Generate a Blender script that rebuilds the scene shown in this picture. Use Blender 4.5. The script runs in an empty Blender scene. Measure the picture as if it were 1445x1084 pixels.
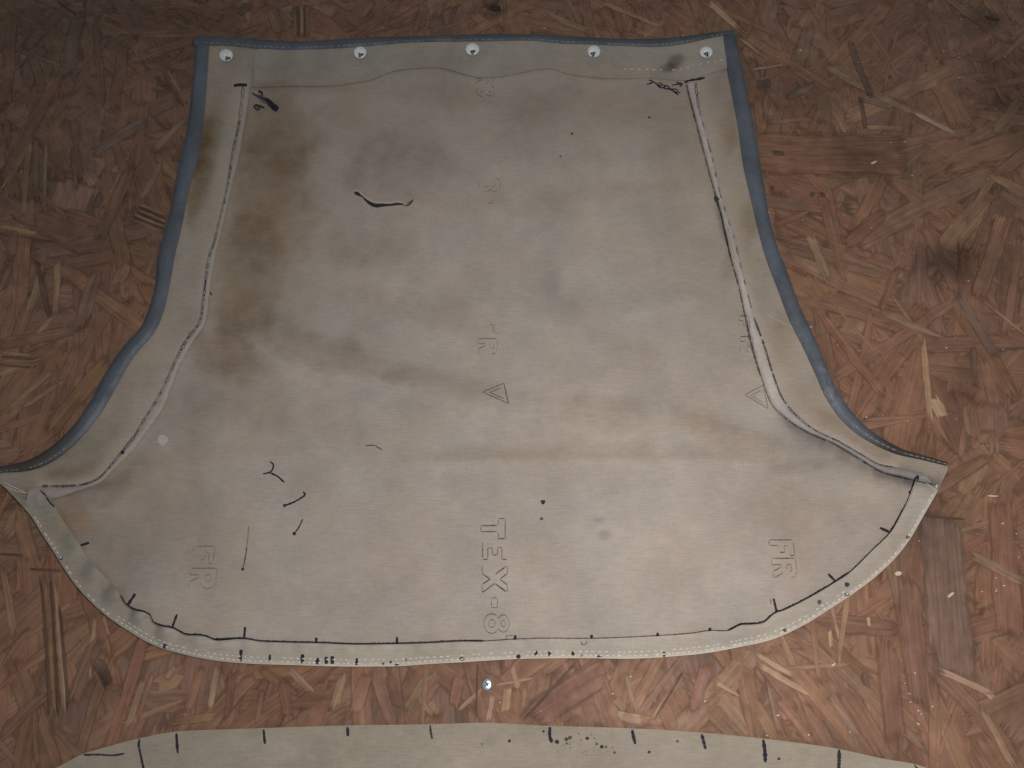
import bpy, bmesh, math, random
import numpy as np
from mathutils import Vector, Matrix, noise as mnoise
from mathutils.geometry import delaunay_2d_cdt
from mathutils.bvhtree import BVHTree

random.seed(11)
rng = np.random.default_rng(7)
S = bpy.context.scene

# ------------------------------------------------------------------ camera
W, H, F = 1445.0, 1084.0, 1092.0           # photograph frame and focal length in its pixels
TILT, DIST = math.radians(25), 0.78
CAM = Vector((0, -DIST * math.sin(TILT), DIST * math.cos(TILT)))
cd = bpy.data.cameras.new('camera')
cd.sensor_width = 36.0
cd.lens = 36.0 * F / W
cd.clip_start, cd.clip_end = 0.02, 50
cam = bpy.data.objects.new('camera', cd)
S.collection.objects.link(cam)
cam.location = CAM
cam.rotation_euler = (TILT, 0, 0)
S.camera = cam
S.render.filter_size = 1.9
S.cycles.transparent_max_bounces = 48

# ------------------------------------------------------------------ light (a dim room, one soft lamp above the viewer)
world = bpy.data.worlds.new('World')
S.world = world
world.use_nodes = True
bg = world.node_tree.nodes['Background']
bg.inputs['Color'].default_value = (0.80, 0.91, 1.0, 1)
bg.inputs['Strength'].default_value = 0.265
ld = bpy.data.lights.new('room_lamp', 'AREA')
ld.shape = 'DISK'
ld.size = 0.11
ld.energy = 5.35
ld.color = (1.0, 0.955, 0.92)
lamp = bpy.data.objects.new('room_lamp', ld)
S.collection.objects.link(lamp)
lamp.location = (0.20, -0.29, 0.74)
lamp.rotation_euler = (math.radians(4), 0, 0)
S.view_settings.view_transform = 'Standard'
S.view_settings.look = 'None'
S.view_settings.exposure = 0.0
S.view_settings.gamma = 1.0

# ------------------------------------------------------------------ helpers
CT, ST = math.cos(TILT), math.sin(TILT)

def at(P, z=0.0):
    """points of the photo (N,2) -> points on the plane of height z (N,3)"""
    P = np.atleast_2d(np.asarray(P, float))
    z = np.broadcast_to(np.asarray(z, float), (len(P),))
    xc = (P[:, 0] - W / 2) / F
    yc = -(P[:, 1] - H / 2) / F
    dx, dy, dz = xc, yc * CT + ST, yc * ST - CT
    t = (z - CAM.z) / dz
    return np.stack([CAM.x + t * dx, CAM.y + t * dy, z], 1)

def res(pts, step=4.0, closed=False):
    """smooth (Catmull-Rom) and resample a polyline at about `step` pixels"""
    p = np.asarray(pts, float)
    n = len(p)
    out = []
    rngi = range(n if closed else n - 1)
    for i in rngi:
        if closed:
            a, b, c, d = p[(i - 1) % n], p[i], p[(i + 1) % n], p[(i + 2) % n]
        else:
            b, c = p[i], p[i + 1]
            a = p[i - 1] if i else 2 * b - c
            d = p[i + 2] if i + 2 < n else 2 * c - b
        L = np.linalg.norm(c - b)
        k = max(2, int(math.ceil(L / 2)))
        # centripetal-like tension keeps corners tidy
        la, lc = max(np.linalg.norm(b - a), 1e-6), max(np.linalg.norm(d - c), 1e-6)
        m1 = 0.5 * L * ((c - b) / L + (b - a) / la)
        m2 = 0.5 * L * ((c - b) / L + (d - c) / lc)
        for j in range(k):
            t = j / k
            h = (2*t**3 - 3*t**2 + 1) * b + (t**3 - 2*t**2 + t) * m1 + (-2*t**3 + 3*t**2) * c + (t**3 - t**2) * m2
            out.append(h)
    if not closed:
        out.append(p[-1])
    q = np.array(out + ([out[0]] if closed else []))
    s = np.r_[0, np.cumsum(np.linalg.norm(np.diff(q, axis=0), axis=1))]
    m = max(2, int(round(s[-1] / step)))
    t = np.linspace(0, s[-1], m + 1)
    r = np.stack([np.interp(t, s, q[:, 0]), np.interp(t, s, q[:, 1])], 1)
    return r[:-1] if closed else r

def resn(pts, n):
    q = res(pts, 2.0)
    s = np.r_[0, np.cumsum(np.linalg.norm(np.diff(q, axis=0), axis=1))]
    t = np.linspace(0, s[-1], n)
    return np.stack([np.interp(t, s, q[:, 0]), np.interp(t, s, q[:, 1])], 1)

def inside(poly, P):
    x, y = P[:, 0], P[:, 1]
    c = np.zeros(len(P), bool)
    a = poly
    b = np.roll(poly, -1, axis=0)
    for (x1, y1), (x2, y2) in zip(a, b):
        if y1 == y2:
            continue
        m = ((y1 > y) != (y2 > y)) & (x < (x2 - x1) * (y - y1) / (y2 - y1) + x1)
        c ^= m
    return c

def dist(line, P, closed=False):
    """distance from points to a polyline, and the position along it"""
    a = line if closed else line[:-1]
    b = np.roll(line, -1, axis=0) if closed else line[1:]
    best = np.full(len(P), 1e9)
    pos = np.zeros(len(P))
    run = 0.0
    for p, q in zip(a, b):
        d = q - p
        L2 = max(d @ d, 1e-9)
        t = np.clip(((P - p) @ d) / L2, 0, 1)
        r = P - p - t[:, None] * d
        D = np.sqrt((r * r).sum(1))
        m = D < best
        best[m] = D[m]
        pos[m] = run + t[m] * math.sqrt(L2)
        run += math.sqrt(L2)
    return best, pos

def vnoise(P, scale, seed=0.0, octs=3):
    return np.array([mnoise.fractal(Vector((x / scale, y / scale, seed)), 1.0, 2.0, octs) for x, y in P])

def sstep(a, b, x):
    t = np.clip((x - a) / (b - a), 0, 1)
    return t * t * (3 - 2 * t)

COL = S.collection

def link(o, parent=None):
    COL.objects.link(o)
    if parent is not None:
        o.parent = parent
    return o

def empty(name, loc):
    o = bpy.data.objects.new(name, None)
    o.empty_display_size = 0.02
    o.location = loc
    return link(o)

def tag(o, label=None, cat=None, group=None, kind=None):
    for k, v in (('label', label), ('category', cat), ('group', group), ('kind', kind)):
        if v:
            o[k] = v
    return o

def mesh_obj(name, V, faces, mat, parent=None, col=None, smooth=True, origin=None):
    V = np.asarray(V, float)
    o3 = np.zeros(3)
    if origin is not None:
        o3 = np.asarray(origin, float)
    elif parent is not None:
        p = parent
        while p is not None:
            o3 = o3 + np.array(p.location)
            p = p.parent
    me = bpy.data.meshes.new(name)
    me.from_pydata((V - o3).tolist(), [], faces)
    if smooth:
        me.polygons.foreach_set('use_smooth', [True] * len(me.polygons))
    if col is not None:
        a = me.color_attributes.new('stain_shade', 'FLOAT_COLOR', 'POINT')
        c = np.ones((len(V), 4))
        c[:, :3] = col
        a.data.foreach_set('color', c.ravel())
    me.materials.append(mat)
    me.update()
    o = bpy.data.objects.new(name, me)
    if parent is None and origin is not None:
        o.location = o3
    return link(o, parent)

# ------------------------------------------------------------------ materials
def new_mat(name):
    m = bpy.data.materials.new(name)
    m.use_nodes = True
    nt = m.node_tree
    return m, nt, nt.nodes['Principled BSDF']

def N(nt, t, **kw):
    n = nt.nodes.new(t)
    for k, v in kw.items():
        setattr(n, k, v)
    return n

def ramp(nt, src, p0, v0, p1, v1):
    r = N(nt, 'ShaderNodeMapRange')
    r.inputs['From Min'].default_value = p0
    r.inputs['From Max'].default_value = p1
    r.inputs['To Min'].default_value = v0
    r.inputs['To Max'].default_value = v1
    nt.links.new(src, r.inputs['Value'])
    return r.outputs['Result']

def mul(nt, c, f):
    m = N(nt, 'ShaderNodeMix', data_type='RGBA', blend_type='MULTIPLY')
    m.inputs['Factor'].default_value = 1.0
    nt.links.new(c, m.inputs['A'])
    nt.links.new(f, m.inputs['B'])
    return m.outputs['Result']

def mulv(nt, a, b):
    m = N(nt, 'ShaderNodeMath', operation='MULTIPLY')
    nt.links.new(a, m.inputs[0])
    nt.links.new(b, m.inputs[1])
    return m.outputs[0]

def noise_tex(nt, vec, scale, detail=4.0, rough=0.55, mapping=None):
    if mapping:
        mp = N(nt, 'ShaderNodeMapping')
        mp.inputs['Scale'].default_value = mapping
        nt.links.new(vec, mp.inputs['Vector'])
        vec = mp.outputs['Vector']
    n = N(nt, 'ShaderNodeTexNoise')
    n.inputs['Scale'].default_value = scale
    n.inputs['Detail'].default_value = detail
    n.inputs['Roughness'].default_value = rough
    nt.links.new(vec, n.inputs['Vector'])
    return n.outputs['Fac']

def cloth_mat(name, base, mott=0.10, thread=0.10, rough=0.95, bump=0.25, spec=0.08):
    m, nt, b = new_mat(name)
    pos = N(nt, 'ShaderNodeNewGeometry').outputs['Position']
    att = N(nt, 'ShaderNodeAttribute', attribute_name='stain_shade').outputs['Color']
    rgb = N(nt, 'ShaderNodeRGB')
    rgb.outputs[0].default_value = (*base, 1)
    gm = N(nt, 'ShaderNodeGamma')          # stains soak the threads unevenly
    nt.links.new(att, gm.inputs['Color'])
    nt.links.new(mulv(nt, ramp(nt, noise_tex(nt, pos, 70, 6, 0.7), 0.3, 0.84, 0.7, 1.16), ramp(nt, noise_tex(nt, pos, 22, 4, 0.6), 0.3, 0.75, 0.7, 1.25)), gm.inputs['Gamma'])
    c = mul(nt, rgb.outputs[0], gm.outputs[0])
    n1 = ramp(nt, noise_tex(nt, pos, 17, 7, 0.6), 0.25, 1 - mott, 0.75, 1 + mott)
    n2 = ramp(nt, noise_tex(nt, pos, 1.0, 3, 0.6, (90, 900, 60)), 0.3, 1 - thread, 0.7, 1 + thread)
    n3 = ramp(nt, noise_tex(nt, pos, 1.0, 2, 0.5, (1100, 160, 60)), 0.3, 1 - thread * 0.5, 0.7, 1 + thread * 0.5)
    c = mul(nt, c, mulv(nt, mulv(nt, n1, n2), n3))
    nt.links.new(c, b.inputs['Base Color'])
    b.inputs['Roughness'].default_value = rough
    b.inputs['Specular IOR Level'].default_value = spec
    bp = N(nt, 'ShaderNodeBump')
    bp.inputs['Strength'].default_value = bump
    bp.inputs['Distance'].default_value = 0.0006
    nt.links.new(noise_tex(nt, pos, 1.0, 3, 0.6, (300, 800, 60)), bp.inputs['Height'])
    nt.links.new(bp.outputs['Normal'], b.inputs['Normal'])
    return m

M_CLOTH = cloth_mat('canvas_cloth', (0.335, 0.285, 0.243), 0.09, 0.085, 0.95, 0.2)
M_TAPE = cloth_mat('blue_vinyl_tape', (0.086, 0.097, 0.114), 0.28, 0.04, 0.55, 0.15, 0.35)
M_SKIN = cloth_mat('dark_backing', (0.038, 0.031, 0.028), 0.2, 0.1)

def ink_mat(name, colr, lo, hi, scale=700):
    m, nt, b = new_mat(name)
    b.inputs['Base Color'].default_value = (*colr, 1)
    b.inputs['Roughness'].default_value = 0.85
    b.inputs['Specular IOR Level'].default_value = 0.1
    pos = N(nt, 'ShaderNodeNewGeometry').outputs['Position']
    att = N(nt, 'ShaderNodeAttribute', attribute_name='stain_shade').outputs['Fac']
    n = ramp(nt, noise_tex(nt, pos, scale, 2, 0.6), 0.3, lo, 0.65, hi)
    nt.links.new(mulv(nt, n, att), b.inputs['Alpha'])
    return m

M_INK_SHADE = ink_mat('marker_ink_and_shade', (0.024, 0.021, 0.036), 0.72, 1.0, 400)
M_PRINT_SHADE = ink_mat('faded_print_and_shade', (0.05, 0.043, 0.04), 0.3, 0.95, 900)
M_LINT = ink_mat('pale_spot', (0.55, 0.50, 0.45), 0.5, 0.9)

def plain(name, colr, rough=0.6, metal=0.0, spec=0.3):
    m, nt, b = new_mat(name)
    pos = N(nt, 'ShaderNodeNewGeometry').outputs['Position']
    rgb = N(nt, 'ShaderNodeRGB')
    rgb.outputs[0].default_value = (*colr, 1)
    n = ramp(nt, noise_tex(nt, pos, 400, 4, 0.6), 0.3, 0.8, 0.7, 1.12)
    nt.links.new(mul(nt, rgb.outputs[0], n), b.inputs['Base Color'])
    b.inputs['Roughness'].default_value = rough
    b.inputs['Metallic'].default_value = metal
    b.inputs['Specular IOR Level'].default_value = spec
    return m

M_THREAD = plain('pale_thread', (0.52, 0.48, 0.43), 0.9, 0, 0.1)
M_THREAD_GREY = plain('grey_thread', (0.20, 0.22, 0.24), 0.9, 0, 0.1)
M_EYELET = plain('white_plastic', (0.70, 0.70, 0.67), 0.6)
M_STEEL = plain('zinc_steel', (0.62, 0.66, 0.74), 0.32, 0.9, 0.5)
M_HOLE = plain('dark_recess', (0.02, 0.02, 0.025), 0.8)
M_CHIP = plain('pale_wood_chip', (0.50, 0.42, 0.34), 0.7)
M_FLECK = plain('pale_fleck', (0.62, 0.56, 0.50), 0.5)

def strand_mat():
    m, nt, b = new_mat('wood_strand')
    pos = N(nt, 'ShaderNodeNewGeometry').outputs['Position']
    att = N(nt, 'ShaderNodeAttribute', attribute_name='stain_shade').outputs['Color']
    guv = N(nt, 'ShaderNodeAttribute', attribute_name='grain').outputs['Vector']
    g1 = noise_tex(nt, guv, 1.0, 4, 0.6, (16, 420, 1))
    g2 = noise_tex(nt, guv, 1.0, 3, 0.6, (30, 130, 1))
    d1 = noise_tex(nt, pos, 9, 6, 0.62)
    d2 = noise_tex(nt, pos, 60, 5, 0.65)
    v = mulv(nt, ramp(nt, g1, 0.28, 0.74, 0.68, 1.20), ramp(nt, g2, 0.3, 0.86, 0.7, 1.14))
    v = mulv(nt, v, ramp(nt, d1, 0.3, 0.76, 0.65, 1.16))
    v = mulv(nt, v, ramp(nt, d2, 0.3, 0.82, 0.7, 1.12))
    nt.links.new(mul(nt, att, v), b.inputs['Base Color'])
    rim = N(nt, 'ShaderNodeSeparateXYZ')
    nt.links.new(N(nt, 'ShaderNodeAttribute', attribute_name='rim').outputs['Vector'], rim.inputs[0])
    def plus(x, y):
        a = N(nt, 'ShaderNodeMath', operation='ADD')
        nt.links.new(x, a.inputs[0])
        nt.links.new(y, a.inputs[1])
        return a.outputs[0]
    side = ramp(nt, plus(rim.outputs['X'], ramp(nt, g2, .3, -.16, .7, .16)), 0.02, 0, 0.30, 1)
    tip = ramp(nt, plus(rim.outputs['Y'], ramp(nt, g1, .3, -.30, .7, .30)), 0.05, 0, 0.55, 1)
    nt.links.new(mulv(nt, side, tip), b.inputs['Alpha'])
    b.inputs['Specular IOR Level'].default_value = 0.25
    nt.links.new(ramp(nt, d2, 0.3, 0.75, 0.7, 0.5), b.inputs['Roughness'])
    bp = N(nt, 'ShaderNodeBump')
    bp.inputs['Strength'].default_value = 0.3
    bp.inputs['Distance'].default_value = 0.0006
    nt.links.new(g1, bp.inputs['Height'])
    nt.links.new(bp.outputs['Normal'], b.inputs['Normal'])
    return m

M_STRAND = strand_mat()

def floor_mat():
    m, nt, b = new_mat('osb_ground')
    pos = N(nt, 'ShaderNodeNewGeometry').outputs['Position']
    v = N(nt, 'ShaderNodeTexVoronoi')
    v.inputs['Scale'].default_value = 1.0
    mp = N(nt, 'ShaderNodeMapping')
    mp.inputs['Scale'].default_value = (60, 14, 1)
    mp.inputs['Rotation'].default_value = (0, 0, 0.6)
    nt.links.new(pos, mp.inputs['Vector'])
    nt.links.new(mp.outputs['Vector'], v.inputs['Vector'])
    rgb = N(nt, 'ShaderNodeRGB')
    rgb.outputs[0].default_value = (0.17, 0.092, 0.06, 1)
    sep = N(nt, 'ShaderNodeSeparateColor')
    nt.links.new(v.outputs['Color'], sep.inputs['Color'])
    c = mul(nt, rgb.outputs[0], ramp(nt, sep.outputs['Red'], 0, 0.6, 1, 1.25))
    c = mul(nt, c, ramp(nt, noise_tex(nt, pos, 1.0, 4, 0.6, (240, 30, 1)), 0.3, 0.7, 0.7, 1.2))
    nt.links.new(c, b.inputs['Base Color'])
    b.inputs['Roughness'].default_value = 0.7
    return m

M_FLOOR = floor_mat()

# ------------------------------------------------------------------ traced outlines (photo pixels)
TOP_OUT = [(273.5,55),(281,50.5),(308,51.5),(343,54),(384,57),(426,58.4),(460,56.3),(515,53),(578,51.5),(660,48.9),(695,48),(751,48.7),(800,51),(840,53),(880,55),(935,54),(977,50),(1018,44),(1038,42)]
TOP_IN = [(274,64),(294,64),(329,65.3),(364,68.8),(398,70.8),(440,70),(460,69.4),(515,66),(575,60.5),(660,59),(695,58.4),(751,57.7),(792,61.8),(840,63.2),(880,65.3),(935,66),(963,62.5),(1018,51.2),(1038,50)]
LEFT_OUT = [(275.5,62),(273,99),(269.5,134),(265.5,170),(259,205),(252,232),(240.5,294),(230,335),(222.5,362),(219,402),(212,429),(200,459),(174,489),(147,529),(130,562),(107,596),(80,624),(43,648),(0,658.5),(-14,661)]
LEFT_IN = [(295,62),(293,99),(290,141),(286,182),(280,220),(267,267),(256,322),(246.5,362),(240,399),(230,442),(220,465.5),(187,505.6),(164,546),(147,576),(130,599),(100,632.5),(70,654),(43,664),(0,667.6),(-14,669)]
RIGHT_OUT = [(1038,48),(1044,77),(1054,127),(1064,177),(1077.5,257),(1087.6,314),(1102,362),(1107.6,374),(1127.6,429),(1147.7,472),(1164.4,512),(1184.4,555.7),(1211,591),(1229,607.5),(1250,621.5),(1277.6,635),(1305,643),(1338.5,653)]
RIGHT_IN = [(1020.5,52),(1026.7,103),(1034,140),(1041,177),(1049,234),(1061,287),(1071,330),(1080,362),(1097.6,409),(1114,452),(1134,492),(1151,529),(1164.4,559),(1181,585),(1201,606),(1231,626),(1264.6,641),(1298,648.5),(1336,657.6)]
BOT = [(-14,671),(-8,677),(0,682),(14,695.5),(34.6,717.6),(45.7,731.5),(57,750),(74,776),(87.7,798),(101.5,819),(115,835.5),(129,850),(148.6,868),(165,880),(184,892),(202,903),(227.7,915),(255,922.7),(304,932.4),(352,936.6),(400,938.2),(483,940.6),(531.5,940.6),(566,940),(600,937.6),(655,934.4),(724.5,930.3),(800,929),(821,929),(904.6,929.3),(960,925.5),(994.6,922),(1029,916),(1091.5,901.7),(1140,879),(1168.4,861),(1203,838.5),(1237.6,812),(1265,785.7),(1286,758),(1297,739),(1309.5,717),(1322,695),(1329,680),(1333,671.7),(1341,656)]
HEM_IN = [(36,706),(56.7,697),(66.4,701),(77.5,715),(88,733),(101.5,752.5),(112.6,769),(122.3,785.7),(133,799),(145.8,812),(157,823),(165,832.7),(169.3,842),(179,855),(191.5,861.8),(204,864.5),(211,869),(215,878),(223.5,882.6),(244,887.4),(262,896),(277.5,897),(290,898.5),(302.4,903.4),(344,902),(366,905.4),(400,906.8),(455,908),(497,909.8),(538,909.5),(600,908),(655,905.4),(683,905.6),(724,903),(780,901.5),(814,902),(863,901),(918,898.5),(977,894.3),(1001,890.7),(1028,890.4),(1045,882.5),(1062,881.5),(1078,878.6),(1094,865.6),(1106,861.5),(1147,840.8),(1178,822.3),(1198,809),(1231,777),(1258,750),(1271,727),(1281.8,705),(1289,686),(1295,672)]
FLAP = [(359,71.5),(358,97),(357,122.7),(412,121),(460,120.6),(495,117),(522,112),(540,105),(557,99),(577.6,96.4),(619,95),(640,99.5),(667.7,107.4),(702,107.5),(723,104),(764.6,96.4),(780,96.6),(799,103),(840,108.8),(880,110),(921,109.6),(963,113),(977,111.7),(1004.6,102),(1026,96.4)]
SEAM_L_PEN = [(343.5,122),(341,147),(337.5,175),(329,214),(322,260),(312,307),(302,344),(295.6,362),(290.6,395),(287,425),(282,455),(264,479),(247,512),(230,549),(217,572),(204,592),(190,616),(172,638),(151,664),(138,676),(117.6,683.7),(90,686),(60,686)]
SEAM_L_IN = [(352.5,124),(348.6,154),(344.4,180),(337,222),(329,254),(319,300),(304,362),(295.6,415),(290.6,452),(270.5,485),(254,515),(241,549),(232,572),(207,609),(187,636),(160,663),(140,682),(110,693),(83,702.5),(36.7,712)]
SEAM_R_PEN = [(981,116),(985.7,152),(997.4,194),(1007.4,234),(1015,270),(1027.5,310),(1036,337),(1042,362),(1052.5,405),(1064,449),(1077.5,485.6),(1091,529),(1104,562),(1121,584),(1151,608),(1178,620.5),(1211,639),(1241,655.6),(1262,659.5)]
SEAM_R_IN = [(969,119),(974,140.7),(981,167),(994,217),(1006,262),(1017,300),(1025,335),(1031,362),(1043,405),(1053,452),(1063,495),(1077,539),(1090,571),(1104,586),(1137.7,609),(1178,627),(1211,646.5),(1244.6,666),(1274.6,674),(1318,684)]
TEAR_UP = [(499.4,271.3),(503.3,269.7),(508,273),(514,278.8),(520.7,283),(527.5,286.3),(538,286.7),(550,287.2),(560.4,285.7),(567,286.6),(573,290),(578,286),(583,282.3)]
TEAR_LO = [(583.3,284),(580,287.8),(574,291.6),(569,289.6),(560.4,289.8),(551.7,290.8),(540,292.2),(529.4,293.4),(521.7,289.8),(516,284.8),(510,278.3),(503,275.8),(500,273.6)]
EYELETS = [(319,78,321,82.5),(508,74,508.5,77.8),(666.5,69.5,666.8,73.6),(838,72.5,836.6,76.5),(996.5,73.5,997,76.6)]
EYE_R = (9.3, 8.4)

top_mid = [((a[0] + b[0]) / 2, (a[1] + b[1]) / 2) for a, b in zip(TOP_OUT, TOP_IN)]
def midline(a, b, n, f=0.5):
    return resn(a, n) * (1 - f) + resn(b, n) * f
t_mid = midline(TOP_OUT, TOP_IN, 180)
l_mid = midline(LEFT_OUT, LEFT_IN, 200)
r_mid = midline(RIGHT_OUT, RIGHT_IN, 200)
bot = res(BOT, 4.5)
OUTLINE = np.vstack([t_mid[6:-4], r_mid[3:], bot[::-1][2:-1], l_mid[::-1][:-4]])
# light thinning of near-duplicate points
keep = [0]
for i in range(1, len(OUTLINE)):
    if np.linalg.norm(OUTLINE[i] - OUTLINE[keep[-1]]) > 2.2:
        keep.append(i)
OUTLINE = OUTLINE[keep]

hem_in = res(HEM_IN, 3.5)
seam_l_in, seam_l_pen = res(SEAM_L_IN, 4), res(SEAM_L_PEN, 4)
seam_r_in, seam_r_pen = res(SEAM_R_IN, 4), res(SEAM_R_PEN, 4)
flap = res(FLAP[2:], 4)

# ------------------------------------------------------------------ shape of the cloth, its stains and painted fold shade
FOLD1 = np.array([(290,466),(380,482),(480,500),(570,528),(660,556),(740,570),(860,580),(960,592),(1050,618),(1120,645)], float)
FOLD2 = np.array([(560,655),(640,651),(760,648),(900,649),(1010,650),(1080,655)], float)
FOLD3 = np.array([(560,395),(650,430),(760,445),(880,440),(960,425)], float)
FOLD4 = np.array([(740,560),(800,545),(880,516)], float)
BASE = 0.0036

def cloth_z(P):
    P = np.asarray(P, float)
    z = BASE + 0.0011 * vnoise(P, 170, 3.0, 3) + 0.0004 * vnoise(P, 42, 9.0, 3)
    d, _ = dist(FOLD1, P)
    z = z + 0.0050 * np.exp(-(d / 19) ** 2)
    d, _ = dist(FOLD2, P)
    z = z + 0.0018 * np.exp(-(d / 8) ** 2)
    d, _ = dist(FOLD3, P)
    z = z + 0.0030 * np.exp(-(d / 20) ** 2)
    d, _ = dist(FOLD4, P)
    z = z + 0.0007 * np.exp(-(d / 6) ** 2)
    # the free edge lifts a little here and there
    d, _ = dist(OUTLINE[::3], P, True)
    z = z + (0.0008 + 0.0032 * np.clip(vnoise(P, 60, 33.0, 2), 0, 1)) * np.exp(-(d / 22) ** 2)
    for ex, ey, *_ in EYELETS:                 # cloth pulled down round each eyelet
        r = np.hypot(P[:, 0] - ex, P[:, 1] - ey)
        z = z + 0.0012 * np.exp(-((r - 22) / 8) ** 2) - 0.0006 * np.exp(-(r / 12) ** 2)
    # the lips of the tear curl up a little
    d, _ = dist(np.array(TEAR_UP), P)
    z = z + 0.0012 * np.exp(-(d / 7) ** 2)
    return np.maximum(z, 0.0022)

STAINS_AND_SHADE = [(690,150,420,80,0,(.90,.88,.85),.8), (140,720,150,120,0,(.86,.83,.79),.8), (1180,720,160,110,-20,(.92,.90,.87),.7), (1000,330,60,190,-12,(.90,.88,.84),.7), (455,250,120,190,8,(.95,.93,.90),.7),  # broad patches, darker over the upper area and both sides
      # cx, cy, rx, ry, angle, rgb factor, strength
    (388,200,54,74,-4,(.78,.715,.635),.85), (380,290,58,90,6,(.77,.705,.63),.85), (350,385,52,92,10,(.75,.69,.615),.85),
    (372,300,70,190,6,(.84,.79,.71),.7), (335,440,46,40,10,(.78,.71,.63),.6), (287,235,17,85,12,(.60,.51,.40),1.0), (284,200,14,45,8,(.70,.61,.50),.8),
    (318,500,55,34,15,(.68,.60,.53),.85), (350,560,60,50,0,(.80,.74,.69),.6), (262,590,50,40,0,(.82,.77,.72),.5),
    (560,235,70,48,0,(.82,.80,.81),.8), (520,350,60,28,0,(.82,.80,.79),.7), (640,135,70,22,0,(.84,.81,.80),.7),
    (745,150,60,26,0,(.85,.83,.83),.7), (600,440,100,26,8,(.84,.82,.80),.7), (470,500,130,24,14,(.77,.74,.72),.85),  # last entry begins the crease shadow painted along the diagonal fold
    (640,545,95,22,16,(.85,.83,.82),.75), (860,585,150,20,6,(.91,.88,.84),.7), (1040,622,90,22,18,(.87,.82,.77),.75),  # diagonal fold's shadow carried on in the colour
    (1130,658,46,10,-4,(.76,.74,.75),.7), (780,402,18,24,0,(.78,.79,.84),.8), (800,440,26,16,0,(.86,.87,.90),.7),
    (820,638,200,14,0,(.91,.88,.82),.7), (650,638,120,14,0,(.92,.89,.86),.6), (100,735,34,30,40,(.92,.72,.50),.7),
    (95,672,60,12,-18,(.80,.68,.56),.7), (140,690,60,20,-20,(.80,.74,.72),.6), (165,830,60,40,40,(.88,.86,.86),.5),
    (1022,200,16,60,14,(.76,.69,.57),.8), (1050,330,16,70,16,(.78,.71,.60),.75), (1100,470,20,60,24,(.84,.78,.68),.7),
    (1180,600,40,18,35,(.82,.74,.66),.7), (1230,640,50,14,30,(.82,.75,.68),.6),
    (955,88,13,9,-30,(.45,.44,.42),.9), (945,96,12,6,-20,(.55,.54,.52),.8), (846,734,10,5,0,(.74,.72,.72),.8), (854,753,11,7,0,(.70,.68,.70),.8),
    (900,145,90,26,4,(.88,.85,.82),.7), (960,300,50,110,0,(.92,.90,.87),.6), (1000,560,50,60,0,(.88,.86,.84),.5),
    (700,290,120,14,4,(.88,.86,.85),.6), (850,270,110,12,-4,(.88,.85,.82),.6), (1180,800,90,60,-40,(.87,.85,.85),.6),
    (1150,720,80,40,0,(.90,.87,.83),.6), (520,800,90,90,0,(.93,.91,.92),.6), (250,760,120,70,0,(.90,.88,.86),.5),
    (1160,640,80,20,28,(.86,.86,.87),.7),
    (1290,676,34,9,12,(.58,.60,.66),.85), (205,640,60,9,-48,(.82,.82,.85),.6), (120,690,50,7,-12,(.72,.72,.77),.7),
    (35,697,30,9,35,(.74,.76,.80),.7), (400,125,90,8,0,(.80,.78,.76),.6), (460,600,70,40,0,(.94,.91,.88),.5),
    (300,640,110,16,-4,(.86,.80,.73),.5),
    (1018,310,5,40,-12,(.40,.40,.42),.7), (545,270,14,10,0,(.9,.9,.92),.5), (500,250,14,26,0,(.84,.87,.86),.7),  # first entry darkens the cloth for the shade in the right seam gap
    (870,510,80,22,-14,(.93,.92,.91),.6), (620,720,90,30,0,(1.05,1.05,1.04),.5), (900,720,120,60,0,(1.06,1.05,1.04),.5),
    (880,820,160,60,0,(1.04,1.05,1.04),.5), (480,380,50,40,0,(1.06,1.05,1.02),.5), (850,330,90,40,0,(1.05,1.04,1.01),.5),
]

def stain_shade(P, tint=(1, 1, 1)):  # stains together with crease and gap shade put into the colour
    P = np.asarray(P, float)
    wx = 14 * vnoise(P, 60, 21.0, 4)
    wy = 14 * vnoise(P, 60, 47.0, 4)
    c = np.ones((len(P), 3)) * np.array(tint)
    fine = vnoise(P, 22, 77.0, 4)
    for cx, cy, rx, ry, a, f, s in STAINS_AND_SHADE:
        k = min(1.0, min(rx, ry) / 24)
        x, y = P[:, 0] + wx * k - cx, P[:, 1] + wy * k - cy
        a = math.radians(a)
        u, v = x * math.cos(a) + y * math.sin(a), -x * math.sin(a) + y * math.cos(a)
        r = np.sqrt((u / rx) ** 2 + (v / ry) ** 2) + .13 * fine
        w = s * (1 - .86 * sstep(0.35, 1.45, r) - .14 * sstep(.90, 1.10, r))
        c *= 1 - w[:, None] * (1 - np.array(f))
    # pencil dirt rubbed in along the lower end of the right seam
    d, _ = dist(np.array(SEAM_R_IN[12:]), P)
    w = np.exp(-(d / 15) ** 2) * sstep(1080, 1125, P[:, 0]) * (.95 + .5 * fine)
    c *= 1 - np.clip(w, 0, 1)[:, None] * (1 - np.array((.50, .51, .54)))
    m = 1 + 0.09 * vnoise(P, 95, 5.5, 5) + 0.05 * vnoise(P, 24, 8.5, 4)
    warm = 0.035 * vnoise(P, 70, 15.5, 4)
    c *= m[:, None]
    c[:, 0] *= 1 + warm
    c[:, 2] *= 1 - warm
    return c

BVH_V, BVH_F = [], []        # top surfaces of the big panel, for laying marks on it
BVH2_V, BVH2_F = [], []

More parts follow.
